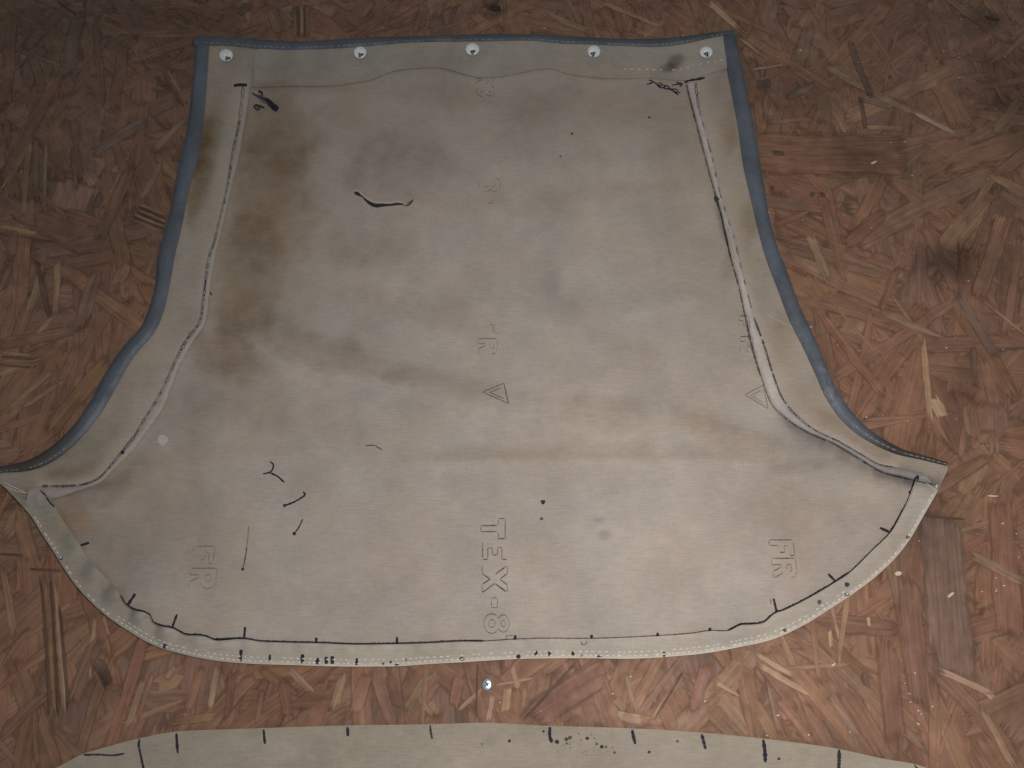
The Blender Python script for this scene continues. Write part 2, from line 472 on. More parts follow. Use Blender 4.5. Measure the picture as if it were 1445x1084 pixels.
def sheet(name, outline, step, zfun, mat, parent, colfun=None, holes=(), thick=0.0009, bvh=None, jitter=0.25):
    """a piece of cloth: outline in photo pixels, triangulated inside, laid at zfun, with cut edges of some thickness"""
    outline = np.asarray(outline, float)
    x0, y0 = outline.min(0)
    x1, y1 = outline.max(0)
    gx, gy = np.meshgrid(np.arange(x0, x1, step), np.arange(y0, y1, step * 0.87))
    gx = gx + ((np.arange(gx.shape[0]) % 2) * step / 2)[:, None]
    G = np.stack([gx.ravel(), gy.ravel()], 1)
    G = G + rng.uniform(-jitter, jitter, G.shape)
    G = G[inside(outline, G)]
    d, _ = dist(outline, G, True)
    G = G[d > step * 0.55]
    rings = [outline] + [np.asarray(h, float) for h in holes]
    for h in rings[1:]:
        d, _ = dist(h, G, True)
        G = G[(d > 1.0) & ~inside(h, G)]
    P = np.vstack(rings + [G])
    edges, o = [], 0
    for r in rings:
        n = len(r)
        edges += [(o + i, o + (i + 1) % n) for i in range(n)]
        o += n
    vs, _, fs, *_ = delaunay_2d_cdt([Vector(p) for p in P], edges, [], 0, 1e-4, False)
    P = np.array([(v.x, v.y) for v in vs])
    T = np.array([f for f in fs if len(f) == 3])
    cen = P[T].mean(1)
    ok = inside(outline, cen)
    for h in rings[1:]:
        ok &= ~inside(h, cen)
    T = T[ok]
    a, b, c = P[T[:, 0]], P[T[:, 1]], P[T[:, 2]]
    area = (b[:, 0] - a[:, 0]) * (c[:, 1] - a[:, 1]) - (b[:, 1] - a[:, 1]) * (c[:, 0] - a[:, 0])
    T[area > 0] = T[area > 0][:, ::-1]         # photo y points down: make them face up
    used = np.unique(T)
    remap = -np.ones(len(P), int)
    remap[used] = np.arange(len(used))
    P, T = P[used], remap[T]
    V = at(P, zfun(P))
    C = colfun(P) if colfun else np.ones((len(P), 3))
    cnt = {}
    for t in T.tolist():
        for i in range(3):
            e = (t[i], t[(i + 1) % 3])
            cnt[e] = 1
    border = [e for e in cnt if (e[1], e[0]) not in cnt]
    faces = T.tolist()
    if bvh is not None:
        o = len(bvh[0])
        bvh[0].extend(V.tolist())
        bvh[1].extend((T + o).tolist())
    bi = sorted({i for e in border for i in e})
    n = len(V)
    top = {i: n + k for k, i in enumerate(bi)}
    low = {i: n + len(bi) + k for k, i in enumerate(bi)}
    Vb = V[bi]
    Vl = Vb.copy()
    Vl[:, 2] = np.maximum(Vl[:, 2] - thick, 0.0004)
    V = np.vstack([V, Vb, Vl])
    C = np.vstack([C, C[bi] * 1.12, C[bi] * 1.12])
    faces += [(top[i], low[i], low[j], top[j]) for i, j in border]
    return mesh_obj(name, V, faces, mat, parent, C)

def band(name, A, B, n, zfun, mat, parent, across=8, colfun=None, bvh=None):
    """a long strip between two traced lines; zfun(P, s) with s=0 on A and 1 on B"""
    a, b = resn(A, n), resn(B, n)
    s = np.linspace(0, 1, across)
    P = (a[:, None, :] * (1 - s)[None, :, None] + b[:, None, :] * s[None, :, None]).reshape(-1, 2)
    SS = np.tile(s, n)
    V = at(P, zfun(P, SS))
    faces = []
    for i in range(n - 1):
        for j in range(across - 1):
            q = (i * across + j, i * across + j + 1, (i + 1) * across + j + 1, (i + 1) * across + j)
            faces.append(q)
    p = V[list(faces[0])]
    if np.cross(p[1] - p[0], p[2] - p[0])[2] < 0:
        faces = [q[::-1] for q in faces]
    if bvh is not None:
        o = len(bvh[0])
        bvh[0].extend(V.tolist())
        for q in faces:
            bvh[1].append([q[0] + o, q[1] + o, q[2] + o])
            bvh[1].append([q[0] + o, q[2] + o, q[3] + o])
    return mesh_obj(name, V, faces, mat, parent, colfun(P) if colfun else None)

# ------------------------------------------------------------------ the floor of pressed wood strands
osb = mesh_obj('osb_floor', [(-1.6, -1.3, -0.0006), (1.6, -1.3, -0.0006), (1.6, 1.7, -0.0006), (-1.6, 1.7, -0.0006)], [(0, 1, 2, 3)], M_FLOOR)
tag(osb, 'brown floor of pressed wood strands under the canvas panels', kind='structure')

TONE = {'m': (.180, .099, .064), 'o': (.205, .107, .065), 'p': (.248, .152, .096), 'P': (.330, .208, .130),
        'd': (.100, .058, .043), 'r': (.186, .089, .058), 'g': (.165, .103, .076), 'k': (.075, .045, .034)}
SPOTS = [(100, 140, 200, 230, .80), (330, 15, 120, 40, .85), (1338, 370, 40, 28, .45), (1205, 228, 50, 18, .62), (20, 40, 60, 40, .75), (150, 20, 60, 40, .8), (60, 240, 30, 60, .85), (145, 965, 16, 20, .5),
         (250, 30, 50, 30, .8), (1290, 690, 26, 60, .7), (1340, 800, 60, 80, .82), (1360, 560, 20, 60, .75), (1150, 130, 60, 40, .8), (1420, 120, 40, 60, .75),
         (700, 12, 14, 10, .4), (560, 985, 30, 24, .75), (420, 985, 50, 24, .8), (60, 690, 40, 40, .8), (1390, 30, 30, 12, .5), (520, 30, 60, 20, .85), (1180, 1060, 60, 20, .75)]

def strand_geo(c, ang, L, w, z, seed, bend=0.0, ends=None, segs=6):
    """returns verts (relative to c), faces, grain coordinates"""
    r = random.Random(seed)
    e0, e1 = (r.uniform(-.7, .7), r.uniform(-.7, .7)) if ends is None else ends
    us = [-0.5 + i / segs for i in range(segs + 1)]
    V, Gn = [], []
    ca, sa = math.cos(ang), math.sin(ang)
    slope = r.uniform(-1, 1) * 0.00025
    ph = r.uniform(0, 6)
    for i, u in enumerate(us):
        tl = 1.0
        edge = min(u + 0.5, 0.5 - u)
        if edge < 0.01:
            tl = r.uniform(0.75, 1.0)
        elif edge < 0.2:
            tl = r.uniform(0.9, 1.0)
        wl = w * tl * r.uniform(0.9, 1.08)
        wr = w * tl * r.uniform(0.9, 1.08)
        b = bend * (0.25 - u * u) * L + r.uniform(-.04, .04) * w
        for s in (-1, 0, 1):
            v = b + (0 if s == 0 else (wl if s < 0 else wr) * 0.5 * s)
            skew = (e0 if u < 0 else e1) * w * (s * 0.9) * (1 if edge < 0.01 else 0)
            if edge < 0.01 and s == 0:
                skew += r.uniform(-.3, .3) * w
            lim = 0.42 * L / segs
            x, y = u * L + max(-lim, min(lim, skew)), v
            zz = z + slope * u + (0.00018 if s == 0 else 0) + 0.00008 * math.sin(3 * u + ph)
            V.append((x * ca - y * sa, x * sa + y * ca, zz))
            Gn.append((x, y, seed * 1.37 % 97, 0.0 if s else 1.0, 0.0 if edge < 0.01 else 1.0))
    fs = []
    for i in range(segs):
        for s in range(2):
            a = i * 3 + s
            fs.append((a, a + 3, a + 4, a + 1))
    return V, fs, Gn

def set_grain(me, G):
    G = np.asarray(G, float)
    a = me.attributes.new('grain', 'FLOAT_VECTOR', 'POINT')
    a.data.foreach_set('vector', G[:, :3].ravel())
    a = me.attributes.new('rim', 'FLOAT_VECTOR', 'POINT')       # 0 on the outline, 1 inside: the fibres fray there
    a.data.foreach_set('vector', np.c_[G[:, 3:5], np.zeros(len(G))].ravel())

MEAN = np.array((.217, .109, .064))
PXM = F / DIST
strands = []   # (centre, angle, length, width, z, colour, seed, bend, importance)

TRACED = [  # x1 y1 x2 y2 width tone
 (80,2,109,22,3,'d'),(0,62,88,94,5,'g'),(6,268,50,187,9,'p'),(32,308,41,200,8,'p'),(50,284,50,190,7,'p'),(63,300,66,200,6,'p'),
 (137,28,148,150,10,'m'),(200,284,230,227,10,'p'),(120,240,136,262,16,'p'),(140,340,186,235,18,'m'),(128,217,210,170,20,'g'),(213,217,262,167,12,'p'),
 (236,98,266,148,6,'p'),(229,102,259,152,4,'d'),(0,318,55,332,6,'p'),(0,329,80,343,4,'d'),
 (197,289,238,306,4,'p'),(193,296,236,314,4,'p'),(189,303,234,321,4,'p'),(186,310,232,329,4,'p'),(195,292,237,310,3,'k'),(191,299,235,317,3,'k'),(187,306,233,325,3,'k'),
 (415,8,416,54,5,'o'),(425,6,426,54,5,'p'),(434,8,435,52,5,'o'),(420,8,421,54,3,'k'),(430,8,431,54,3,'k'),
 (340,20,352,4,14,'d'),(175,60,160,160,16,'m'),(92,110,112,20,22,'g'),(280,20,300,45,14,'o'),(380,10,398,48,18,'m'),
 (0,498,48,502,4,'p'),(0,504,50,508,3,'k'),(0,509,50,513,4,'o'),(0,515,45,519,3,'k'),(10,582,77,522,8,'p'),(30,576,94,535,9,'p'),(66,616,150,510,26,'o'),
 (40,445,62,368,9,'p'),(78,450,82,365,10,'p'),(166,402,180,374,18,'p'),(52,365,72,450,8,'d'),(110,470,140,380,20,'m'),(30,640,90,600,14,'r'),
 (3,800,22,905,10,'p'),(58,815,70,1010,4,'k'),(72,815,83,1012,4,'k'),(84,850,97,1005,4,'k'),(65,815,77,1010,6,'o'),(79,820,91,1008,6,'p'),
 (127,960,136,868,7,'p'),(135,930,155,970,14,'d'),(180,1030,204,955,9,'p'),(194,1020,216,948,6,'o'),(297,1003,309,936,9,'P'),(234,960,250,938,10,'p'),
 (236,1020,307,1012,10,'o'),(365,942,424,980,13,'o'),(405,942,443,980,11,'P'),(0,1040,70,975,16,'m'),(363,1022,372,970,7,'p'),(155,900,146,868,5,'P'),
 (100,1000,140,900,22,'m'),(262,1010,285,940,12,'o'),(320,1015,330,945,12,'r'),(410,1015,400,960,16,'r'),
 (570,1005,608,946,14,'p'),(560,1000,548,950,14,'o'),(612,1010,590,985,8,'p'),(712,1008,716,968,13,'P'),(722,940,731,974,8,'P'),(696,967,756,956,4,'P'),
 (689,1018,695,980,7,'P'),(746,1016,852,946,42,'o'),(782,1012,838,950,7,'p'),(736,1018,812,936,4,'k'),(918,1020,966,950,9,'p'),(925,1012,962,950,4,'k'),
 (882,948,896,1008,8,'p'),(866,985,880,1000,10,'p'),(645,1005,682,972,7,'p'),(674,940,672,1016,2.5,'k'),(620,1008,606,990,10,'p'),(640,1000,650,950,18,'r'),
 (500,1010,520,945,20,'o'),(470,1000,486,950,14,'p'),(870,1010,905,1016,14,'P'),(975,1010,1000,935,18,'r'),
 (1064,922,1122,956,7,'P'),(1067,938,1145,982,8,'P'),(1083,962,1101,1040,7,'p'),(1094,982,1152,1050,14,'o'),(1168,982,1212,1040,11,'p'),(1325,946,1400,980,9,'P'),
 (1388,972,1401,986,9,'P'),(1368,782,1447,824,14,'p'),(1008,962,1044,982,6,'P'),(1170,890,1173,915,6,'P'),(1224,871,1226,885,5,'P'),(1218,950,1222,970,10,'d'),
 (1330,730,1348,962,58,'g'),(1385,1000,1430,1084,11,'p'),(1250,900,1262,1050,30,'r'),(1280,820,1300,1000,34,'m'),(1410,700,1425,900,40,'r'),
 (1302,480,1312,596,9,'P'),(1314,560,1332,592,18,'P'),(1248,443,1328,475,12,'p'),(1160,445,1248,562,15,'o'),(1350,412,1408,510,14,'g'),(1360,570,1368,616,9,'p'),
 (1368,410,1447,473,4,'p'),(1240,440,1266,378,9,'r'),(1068,216,1272,219,78,'o'),(1090,216,1107,218,9,'k'),(1288,160,1352,192,8,'P'),
 (1215,138,1258,151,14,'g'),(1164,95,1290,162,11,'p'),(1212,135,1221,182,6,'d'),(1333,-4,1426,62,14,'o'),(1060,99,1108,92,3.5,'P'),(1045,55,1088,88,5,'p'),
 (1222,180,1278,183,8,'p'),(1142,274,1150,276,9,'k'),(1156,275,1164,276,9,'k'),(1066,120,1090,118,16,'d'),(768,18,832,46,12,'p'),
 (690,10,706,14,12,'k'),(1110,140,1150,118,12,'g'),(1390,25,1410,30,6,'k'),(1080,175,1150,168,9,'p'),(1200,60,1230,140,10,'d'),(1440,140,1400,190,12,'p'),
 (0,782,34,784,3,'k'),(40,803,88,806,3,'k'),(1296,727,1360,733,3,'k'),(470,20,500,46,18,'r'),(600,6,590,46,16,'o'),(870,8,880,50,12,'r'),(940,10,980,40,14,'o'),
 (850,4,935,40,8,'p'),(1000,5,1040,40,10,'P'),(1190,350,1250,300,20,'r'),(1420,300,1380,420,22,'o'),(1140,330,1170,400,16,'p'),(1090,320,1140,300,10,'r'),
]
for i, (x1, y1, x2, y2, w, t) in enumerate(TRACED):
    a, b = at([(x1, y1), (x2, y2)])
    c = (a + b) / 2
    d = b - a
    L = math.hypot(d[0], d[1]) * 1.04
    wm = w / PXM * (DIST and np.linalg.norm(c - np.array(CAM)) / DIST)
    k = random.uniform(.9, 1.1)
    colr = np.array(TONE[t]) * k
    if t in 'pPom':
        colr = colr * np.array([1, random.uniform(.93, 1.07), random.uniform(.9, 1.08)])
    colr = MEAN + (colr - MEAN) * .85
    z = {'k': .00105, 'd': .00085, 'P': .0010}.get(t, .00075) + i * 1.1e-6
    strands.append((c, math.atan2(d[1], d[0]), L, wm, z, colr, i + 1, random.uniform(-.05, .05), 9))

fr = at([(-150, -140), (W + 150, -140), (W + 150, H + 160), (-150, H + 160)])
X0, X1, Y0, Y1 = fr[:, 0].min(), fr[:, 0].max(), fr[:, 1].min(), fr[:, 1].max()
C0 = np.array(OUTLINE).mean(0)
inner_px = C0 + (OUTLINE - C0) * 0.93
inner = at(inner_px)[:, :2]
layers = [(1800, .11, .24, .020, .042, .00005), (600, .09, .20, .009, .022, .0003), (280, .05, .13, .003, .007, .0005)]
for li, (cnt, l0, l1, w0, w1, z0) in enumerate(layers):
    Q = np.stack([rng.uniform(X0, X1, cnt), rng.uniform(Y0, Y1, cnt)], 1)
    hid = inside(inner, Q)
    for (x, y), h in zip(Q, hid):
        if h:
            continue
        # neighbouring strands tend to lie the same way
        n = mnoise.noise(Vector((x * 4, y * 4, 1.7)))
        ang = math.pi / 2 + n * 2.2 + random.gauss(0, 0.6)
        L, w = random.uniform(l0, l1), random.uniform(w0, w1)
        t = random.choices('mopdrg', (36, 26, 8, 3, 11, 16) if li < 2 else (28, 26, 20, 8, 6, 12))[0]
        colr = np.array(TONE[t]) * random.uniform(.86, 1.14) * np.array([1, random.uniform(.95, 1.06), random.uniform(.92, 1.08)])
        colr = MEAN + (colr - MEAN) * (.48 if li < 2 else .6)
        strands.append((np.array((x, y, 0)), ang, L, w, z0 + random.uniform(0, .0003), colr, len(strands) + 1, random.uniform(-.08, .08), L * w * 1000 + li * 0.35))

def seen(c):
    v = c - np.array(CAM)
    xc, up, fw = v[0], v[1] * CT + v[2] * ST, v[1] * ST - v[2] * CT
    px, py = W / 2 + F * xc / fw, H / 2 - F * up / fw
    return -20 < px < W + 20 and -20 < py < H + 20

def spot(V):
    v = V - np.array(CAM)
    fw = v[:, 1] * ST - v[:, 2] * CT
    px = W / 2 + F * v[:, 0] / fw
    py = H / 2 - F * (v[:, 1] * CT + v[:, 2] * ST) / fw
    f = np.ones(len(V))
    for cx, cy, rx, ry, k in SPOTS:
        r = np.sqrt(((px - cx) / rx) ** 2 + ((py - cy) / ry) ** 2)
        f *= 1 - (1 - k) * (1 - sstep(.5, 1.6, r))
    return f

order = sorted(range(len(strands)), key=lambda i: -strands[i][8] - (0 if not seen(strands[i][0]) else 5))
SV, SF, SC, SG = [], [], [], []
for rank, i in enumerate(order):
    c, ang, L, w, z, colr, seed, bend, imp = strands[i]
    V, fs, G = strand_geo(c, ang, L, w, z, seed, bend, segs=max(4, min(9, int(L / .018))))
    C = np.tile(colr, (len(V), 1)) * spot(np.array(V) + np.array((c[0], c[1], 0)))[:, None]
    if rank < 299:
        Vw = np.array(V) + np.array((c[0], c[1], 0))
        me_o = mesh_obj('wood_strand', Vw, fs, M_STRAND, None, C, True, (c[0], c[1], 0))
        set_grain(me_o.data, G)
        me_o.parent = osb
    else:
        o = len(SV)
        SV += [(v[0] + c[0], v[1] + c[1], v[2]) for v in V]
        SF += [tuple(k + o for k in f) for f in fs]
        SC += C.tolist()
        SG += G
so = mesh_obj('small_wood_strand', SV, SF, M_STRAND, osb, np.array(SC))
set_grain(so.data, SG)
so['kind'] = 'stuff'

# ------------------------------------------------------------------ the big canvas panel
cpos = at([(680, 520)])[0]
panel = empty('canvas_panel', (cpos[0], cpos[1], 0.0))
tag(panel, 'large stained beige canvas panel with blue edge tape, white eyelets and a small tear', 'canvas panel')

def ellipse(cx, cy, rx, ry, n=20, wob=0.0):
    t = np.linspace(0, 2 * math.pi, n, endpoint=False)
    return np.stack([cx + rx * np.cos(t), cy + ry * np.sin(t)], 1)

tear = np.array(TEAR_UP + TEAR_LO, float)
tear = np.vstack([res(TEAR_UP, 2.2), res(TEAR_LO, 2.2)])
eye_holes = [ellipse(hx, hy, 3.6, 3.4, 12) for _, _, hx, hy in EYELETS]
bvh1 = (BVH_V, BVH_F)

ctr = OUTLINE.mean(0)
skin_out = ctr + (OUTLINE - ctr) * 0.992
sheet('outer_skin', skin_out[::2], 14, lambda P: cloth_z(P) - 0.0016, M_SKIN, panel, thick=0.0006)
cloth = sheet('cloth', OUTLINE, 4.6, cloth_z, M_CLOTH, panel, lambda P: stain_shade(P), [tear] + eye_holes, 0.0011, bvh1)

# doubled side strips between the tape and the seam
ls = np.vstack([resn(LEFT_IN, 160) * 0.75 + resn(LEFT_OUT, 160) * 0.25, [(-10, 674), (4, 686), (20, 699)], seam_l_in[::-1][3:], [(354, 110), (359, 90), (360, 70), (330, 62)]])
rs = np.vstack([(resn(RIGHT_IN, 160) * 0.75 + resn(RIGHT_OUT, 160) * 0.25), [(1333, 668), (1327, 681)], seam_r_in[::-1], [(975, 108), (985, 104), (1004, 98)]])
def clean_band(P, line, k, wd, lift):
    d, pos = dist(line, P)
    c = stain_shade(P, k)
    w = (0.85 * np.exp(-(d / (wd * (1 + .35 * np.sin(pos / 60)))) ** 2))[:, None]
    return c * (1 - w) + w * np.array(k) * lift
def strip_z(off, edge, flip):
    def f(P):
        d, pos = dist(edge, P)
        wav = 0.5 + 0.5 * np.sin(pos / 31.0) * np.sin(pos / 83.0 + 1)
        return cloth_z(P) + off + (0.0007 * wav + 0.0002) * np.exp(-d / 7)
    return f
SL = sheet('side_strip', ls, 5, strip_z(0.0007, seam_l_in, 1), M_CLOTH, panel, lambda P: clean_band(P, seam_l_pen, (.86, .845, .80), 15, 1.26), [eye_holes[0]], 0.0008, bvh1)
SL['label'] = 'left side strip with brown stains beside the seam'
SR = sheet('side_strip', rs, 5, strip_z(0.0007, seam_r_in, 1), M_CLOTH, panel, lambda P: clean_band(P, seam_r_pen, (.87, .845, .80), 12 + 10 * sstep(420, 260, P[:, 1]), 1.22), [], 0.0008, bvh1)
SR['label'] = 'right side strip ending in a pointed corner'

# folded hem along the curved lower edge, its inner edge loose and wavy
hem_poly = np.vstack([bot[8:-9][::1], hem_in[::-1]])
bot_l = bot
def hem_z(P):
    di, pos = dist(hem_in, P)
    do, _ = dist(bot_l, P)
    t = do / (di + do + 1e-6)
    wav = 0.45 + 0.55 * vnoise(np.stack([pos, pos * 0], 1), 26, 4.4, 2) + 1.7 * np.sin(pos / 7.5) * np.exp(-((P[:, 0] - 180) / 75) ** 2) + 0.9 * np.exp(-((P[:, 0] - 1058) / 40) ** 2) + 0.4 * np.exp(-((P[:, 0] - 990) / 25) ** 2)
    return cloth_z(P) + 0.0008 + np.clip(0.0020 + 0.0038 * wav, 0.0012, 0.009) * sstep(0.1, 0.9, t)
def hem_col(P):
    k = np.array((1.03, 1.06, 1.03)) * (1 - .14 * sstep(330, 120, P[:, 0]))[:, None]
    c = 0.55 * stain_shade(P, k) + 0.45 * k
    d, _ = dist(bot_l, P)
    w = np.exp(-(d / 3.0) ** 2)[:, None] * sstep(280, 420, P[:, 0])[:, None]
    return c * (1 + .42 * w)
hem = sheet('bottom_hem', hem_poly, 4.0, hem_z, M_CLOTH, panel, lambda P: hem_col(P), [], 0.0008, bvh1)

# top facing, folded over, with a wavy free edge
top_f = np.vstack([midline(TOP_IN, TOP_OUT, 170, .3)[22:-4], [(1024, 70), (1026, 96.4)], flap[::-1], [(358, 97), (359.5, 72)]])
flap_l = flap
def flap_z(P):
    d, pos = dist(flap_l, P)
    wav = 0.5 + 0.6 * vnoise(np.stack([pos, pos * 0], 1), 55, 8.4, 2)
    return cloth_z(P) + 0.0014 + np.clip(0.0013 * wav, 0, .003) * np.exp(-d / 14)
sheet('top_facing', top_f, 4.5, flap_z, M_CLOTH, panel, lambda P: stain_shade(P, (.90, .92, .90)), eye_holes[1:], 0.0007, bvh1)

# raised seams
def ridge_z(h):
    def f(P, s):
        return cloth_z(P) + 0.0009 + h * np.sin(math.pi * np.clip(s, 0, 1)) ** 0.6 * (1 + 0.35 * vnoise(P, 18, 2.2, 2))
    return f
pl = np.array(SEAM_L_PEN) + np.array([-2.5, -.5])
seam_tint = lambda k: (lambda P: 0.45 * stain_shade(P, k) + 0.55 * np.array(k) * 0.98)
a = band('raised_seam', np.vstack([pl, [(40, 690)]]), SEAM_L_IN, 260, ridge_z(0.0026), M_CLOTH, panel, 9, seam_tint((1.02, 1.03, 1.05)), bvh1)
a['label'] = 'left raised seam'
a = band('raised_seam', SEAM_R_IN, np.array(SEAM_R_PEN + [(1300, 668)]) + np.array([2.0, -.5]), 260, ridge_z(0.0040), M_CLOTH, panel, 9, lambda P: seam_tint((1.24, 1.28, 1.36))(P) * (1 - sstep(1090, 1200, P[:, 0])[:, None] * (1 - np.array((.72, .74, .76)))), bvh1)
a['label'] = 'right raised seam, pale along its inner edge'

# blue binding tape
def tape_z(h):
    def f(P, s):
        edge = sstep(0, 0.16, s)
        return 0.0009 + (cloth_z(P) - 0.0009 + 0.0013) * edge + h * np.sin(math.pi * s) ** 0.8 - 0.0006 * np.exp(-((s - .78) / .06) ** 2) + 0.0003 * vnoise(P, 12, 3.1, 2)
    return f
def tape_col(P):
    x, y = P[:, 0], P[:, 1]
    m = np.clip(1 + 0.16 * vnoise(P, 40, 12.0, 4) + 0.10 * vnoise(P, 8, 2.0, 3), .5, 1.8)
    end = np.maximum(sstep(130, 40, x), sstep(1205, 1260, x))
    c = m[:, None] * np.ones((len(P), 3))
    c = c * (1 - end[:, None] * (1 - np.array((.62, .44, .30))))
    topdark = sstep(75, 55, y)[:, None]
    c = c * (1 - topdark * (1 - np.array((.80, .78, .74))))
    scuff = np.exp(-(((x - 1168) / 22) ** 2 + ((y - 545) / 45) ** 2)) * np.clip(.5 + 1.2 * vnoise(P, 7, 6.0, 4), 0, 1)
    return c * (1 + scuff[:, None] * np.array((.7, .6, .5)))
for A, B, n, lab in ((LEFT_OUT, LEFT_IN, 240, 'left blue edge tape'), (RIGHT_OUT, RIGHT_IN, 240, 'right blue edge tape with scuffed patch'), (TOP_OUT, TOP_IN, 260, 'narrow blue edge tape along the top')):
    a = band('edge_tape', A, B, n, tape_z(0.0036 if A is not TOP_OUT else 0.0030), M_TAPE, panel, 11, tape_col, bvh1)
    a['label'] = lab

# second panel, only its arched top edge in view
ARCH = [(-60,1190),(0,1126),(40,1101),(80,1083),(117,1064),(143.6,1056),(200,1041),(247,1032.6),(300,1030),(370,1027.6),(482,1024),(615,1022),(689,1020),(766,1024),(883,1027.6),(964,1032),(1077,1042.4),(1178,1056),(1248,1071),(1293,1079),(1340,1098),(1400,1140)]
cp2 = at([(690, 1200)])[0]
panel2 = empty('canvas_panel', (cp2[0], cp2[1], 0))
tag(panel2, 'second canvas panel with only its arched marked edge showing at the front', 'canvas panel')
arch = res(ARCH, 5)
poly2 = np.vstack([arch, [(1380, 1300), (1000, 1330), (690, 1335), (300, 1330), (-30, 1300)]])
def z2(P):
    d, _ = dist(arch, P)
    return 0.0030 + 0.0009 * vnoise(P, 120, 13.0, 3) + 0.0008 * np.exp(-d / 6)
def col2(P):
    m = 1 + 0.08 * vnoise(P, 70, 31.0, 5) + .05 * vnoise(P, 16, 3.0, 3)
    return m[:, None] * np.array((.83, .83, .77))
sheet('cloth', poly2, 6, z2, M_CLOTH, panel2, col2, [], 0.0012, (BVH2_V, BVH2_F))

T1 = BVHTree.FromPolygons(BVH_V, BVH_F)
T2 = BVHTree.FromPolygons(BVH2_V, BVH2_F)

def drop(P, tree, off):
    """lay photo points on the cloth"""
    out = []
    for p in np.atleast_2d(P):
        q = Vector(at([p], 0.004)[0])
        hit = None
        d = (q - CAM).normalized()
        hit = tree.ray_cast(CAM, d)[0]
        if hit is None:
            hit = q
        out.append((hit.x, hit.y, hit.z + off))
    return np.array(out)

def stroke(pts, w, tree=T1, off=0.00025, smooth=True, taper=0.6, rough=0.22, op=1.0, seed=0, step=2.0):
    """an inked line as a narrow strip of uneven width: vertices, faces, opacity"""
    r = random.Random(seed + int(pts[0][0] * 7 + pts[0][1] * 13))
    q = res(pts, step) if smooth else np.vstack([np.linspace(pts[i], pts[i + 1], max(2, int(math.dist(pts[i], pts[i + 1]) / step) + 1)) for i in range(len(pts) - 1)])
    t = np.gradient(q, axis=0)
    t /= np.linalg.norm(t, axis=1)[:, None] + 1e-9
    nrm = np.stack([-t[:, 1], t[:, 0]], 1)
    n = len(q)
    ws = []
    for i in range(n):
        e = min(i, n - 1 - i)
        k = taper + (1 - taper) * min(1, e / 1.5)
        ws.append(w * 0.5 * k * (1 + r.uniform(-rough, rough)))
    ws = np.array(ws)[:, None]
    L, R = q + nrm * ws, q - nrm * ws
    V = drop(np.vstack([L, R]), tree, off)
    F_ = [(i, i + 1, n + i + 1, n + i) for i in range(n - 1)]
    if np.cross(V[F_[0][1]] - V[F_[0][0]], V[F_[0][2]] - V[F_[0][0]])[2] < 0:
        F_ = [f[::-1] for f in F_]
    return V, F_, np.full(len(V), op)

def join(parts):
    V, F_, O = [], [], []
    o = 0
    for v, f, a in parts:
        V.append(v)
        F_ += [tuple(k + o for k in q) for q in f]
        O.append(a)
        o += len(v)
    return np.vstack(V), F_, np.concatenate(O)

def mark(name, strokes_, mat=M_INK_SHADE, parent=panel, label=None):
    V, F_, O = join(strokes_)
    o = mesh_obj(name, V, F_, mat, parent, np.repeat(O[:, None], 3, 1))
    if label:
        o['label'] = label
    return o

def blot(x, y, r, op=1.0, tree=T1, seed=1):
    rr = random.Random(int(x * 3 + y * 5) + seed)
    n = 9
    pts = [(x + r * (0.7 + .5 * rr.random()) * math.cos(2 * math.pi * i / n), y + r * (0.7 + .5 * rr.random()) * math.sin(2 * math.pi * i / n)) for i in range(n)]
    V = drop(np.array([(x, y)] + pts), tree, 0.00028)
    F_ = [(0, 1 + (i + 1) % n, 1 + i) for i in range(n)]
    if np.cross(V[F_[0][1]] - V[F_[0][0]], V[F_[0][2]] - V[F_[0][0]])[2] < 0:
        F_ = [f[::-1] for f in F_]
    return V, F_, np.full(len(V), op)

# ---- marker ticks along the hem
TICKS = [((114,769.8),(126,766),3.4),((180.4,854),(191,838),3.8),((243.4,884.6),(250,867),3.2),((344.6,901),(346,885),3.6),((446.4,906.5),(446.4,900),4.0),
 ((560,909),(560.3,899),4.0),((727,903),(727,896.5),4.4),((1096,864),(1091.5,844.5),3.2),((1179.5,821),(1168.5,810),3.2),((1255,751),(1241.5,745),3.8),
 ((340.5,917),(339,933.5),4.4),((381,924),(380.6,932),3.6),((427,923.5),(427,936),5.2),((448,928.5),(448,937.5),4.6),((460.5,927),(460.5,937),4.6),((469,926),(469,937),5.0),
 ((504,929),(503,938.5),3.8),((756.4,918.5),(756.4,925.5),4.4),((775.5,919.5),(775.5,926),4.4),((808.4,919),(808.6,925),4.0),((937,920),(937,927),4.0),
 ((835,896),(834.5,901.5),4.6),((928,893),(928,898.5),4.2),((1002,886),(1001.6,891),4.2)]
for a, b, w in TICKS:
    mark('pen_mark', [stroke([a, b], w, taper=.8)])
for x, y, r, op in ((232.5,911.7,3.6,1),(652,930,3.4,.9),(731.5,927,3.4,1),(846,927,3.4,1),(1107,890,3.2,.6),(1195,825,3.6,.75),(1195.4,839,3.2,.8),(1156,850,3.4,.6),(86,788,2.8,.7),
                    (541,936.5,2,.7),(551.6,934,2.2,.7),(560.5,938.5,3,.9),(573,931,2,.4),(820,925,2,.7),(1285,694.5,3.2,1),(766,708.5,3.4,.95),(764,732.5,2.6,.6),(401.5,713.5,2.4,1),(415.5,753,2.8,1),(342.5,803.5,2.6,.9),(173,638.5,2.6,1),(1281,758,3,.5)):
    mark('pen_dot', [blot(x, y, r, op)])

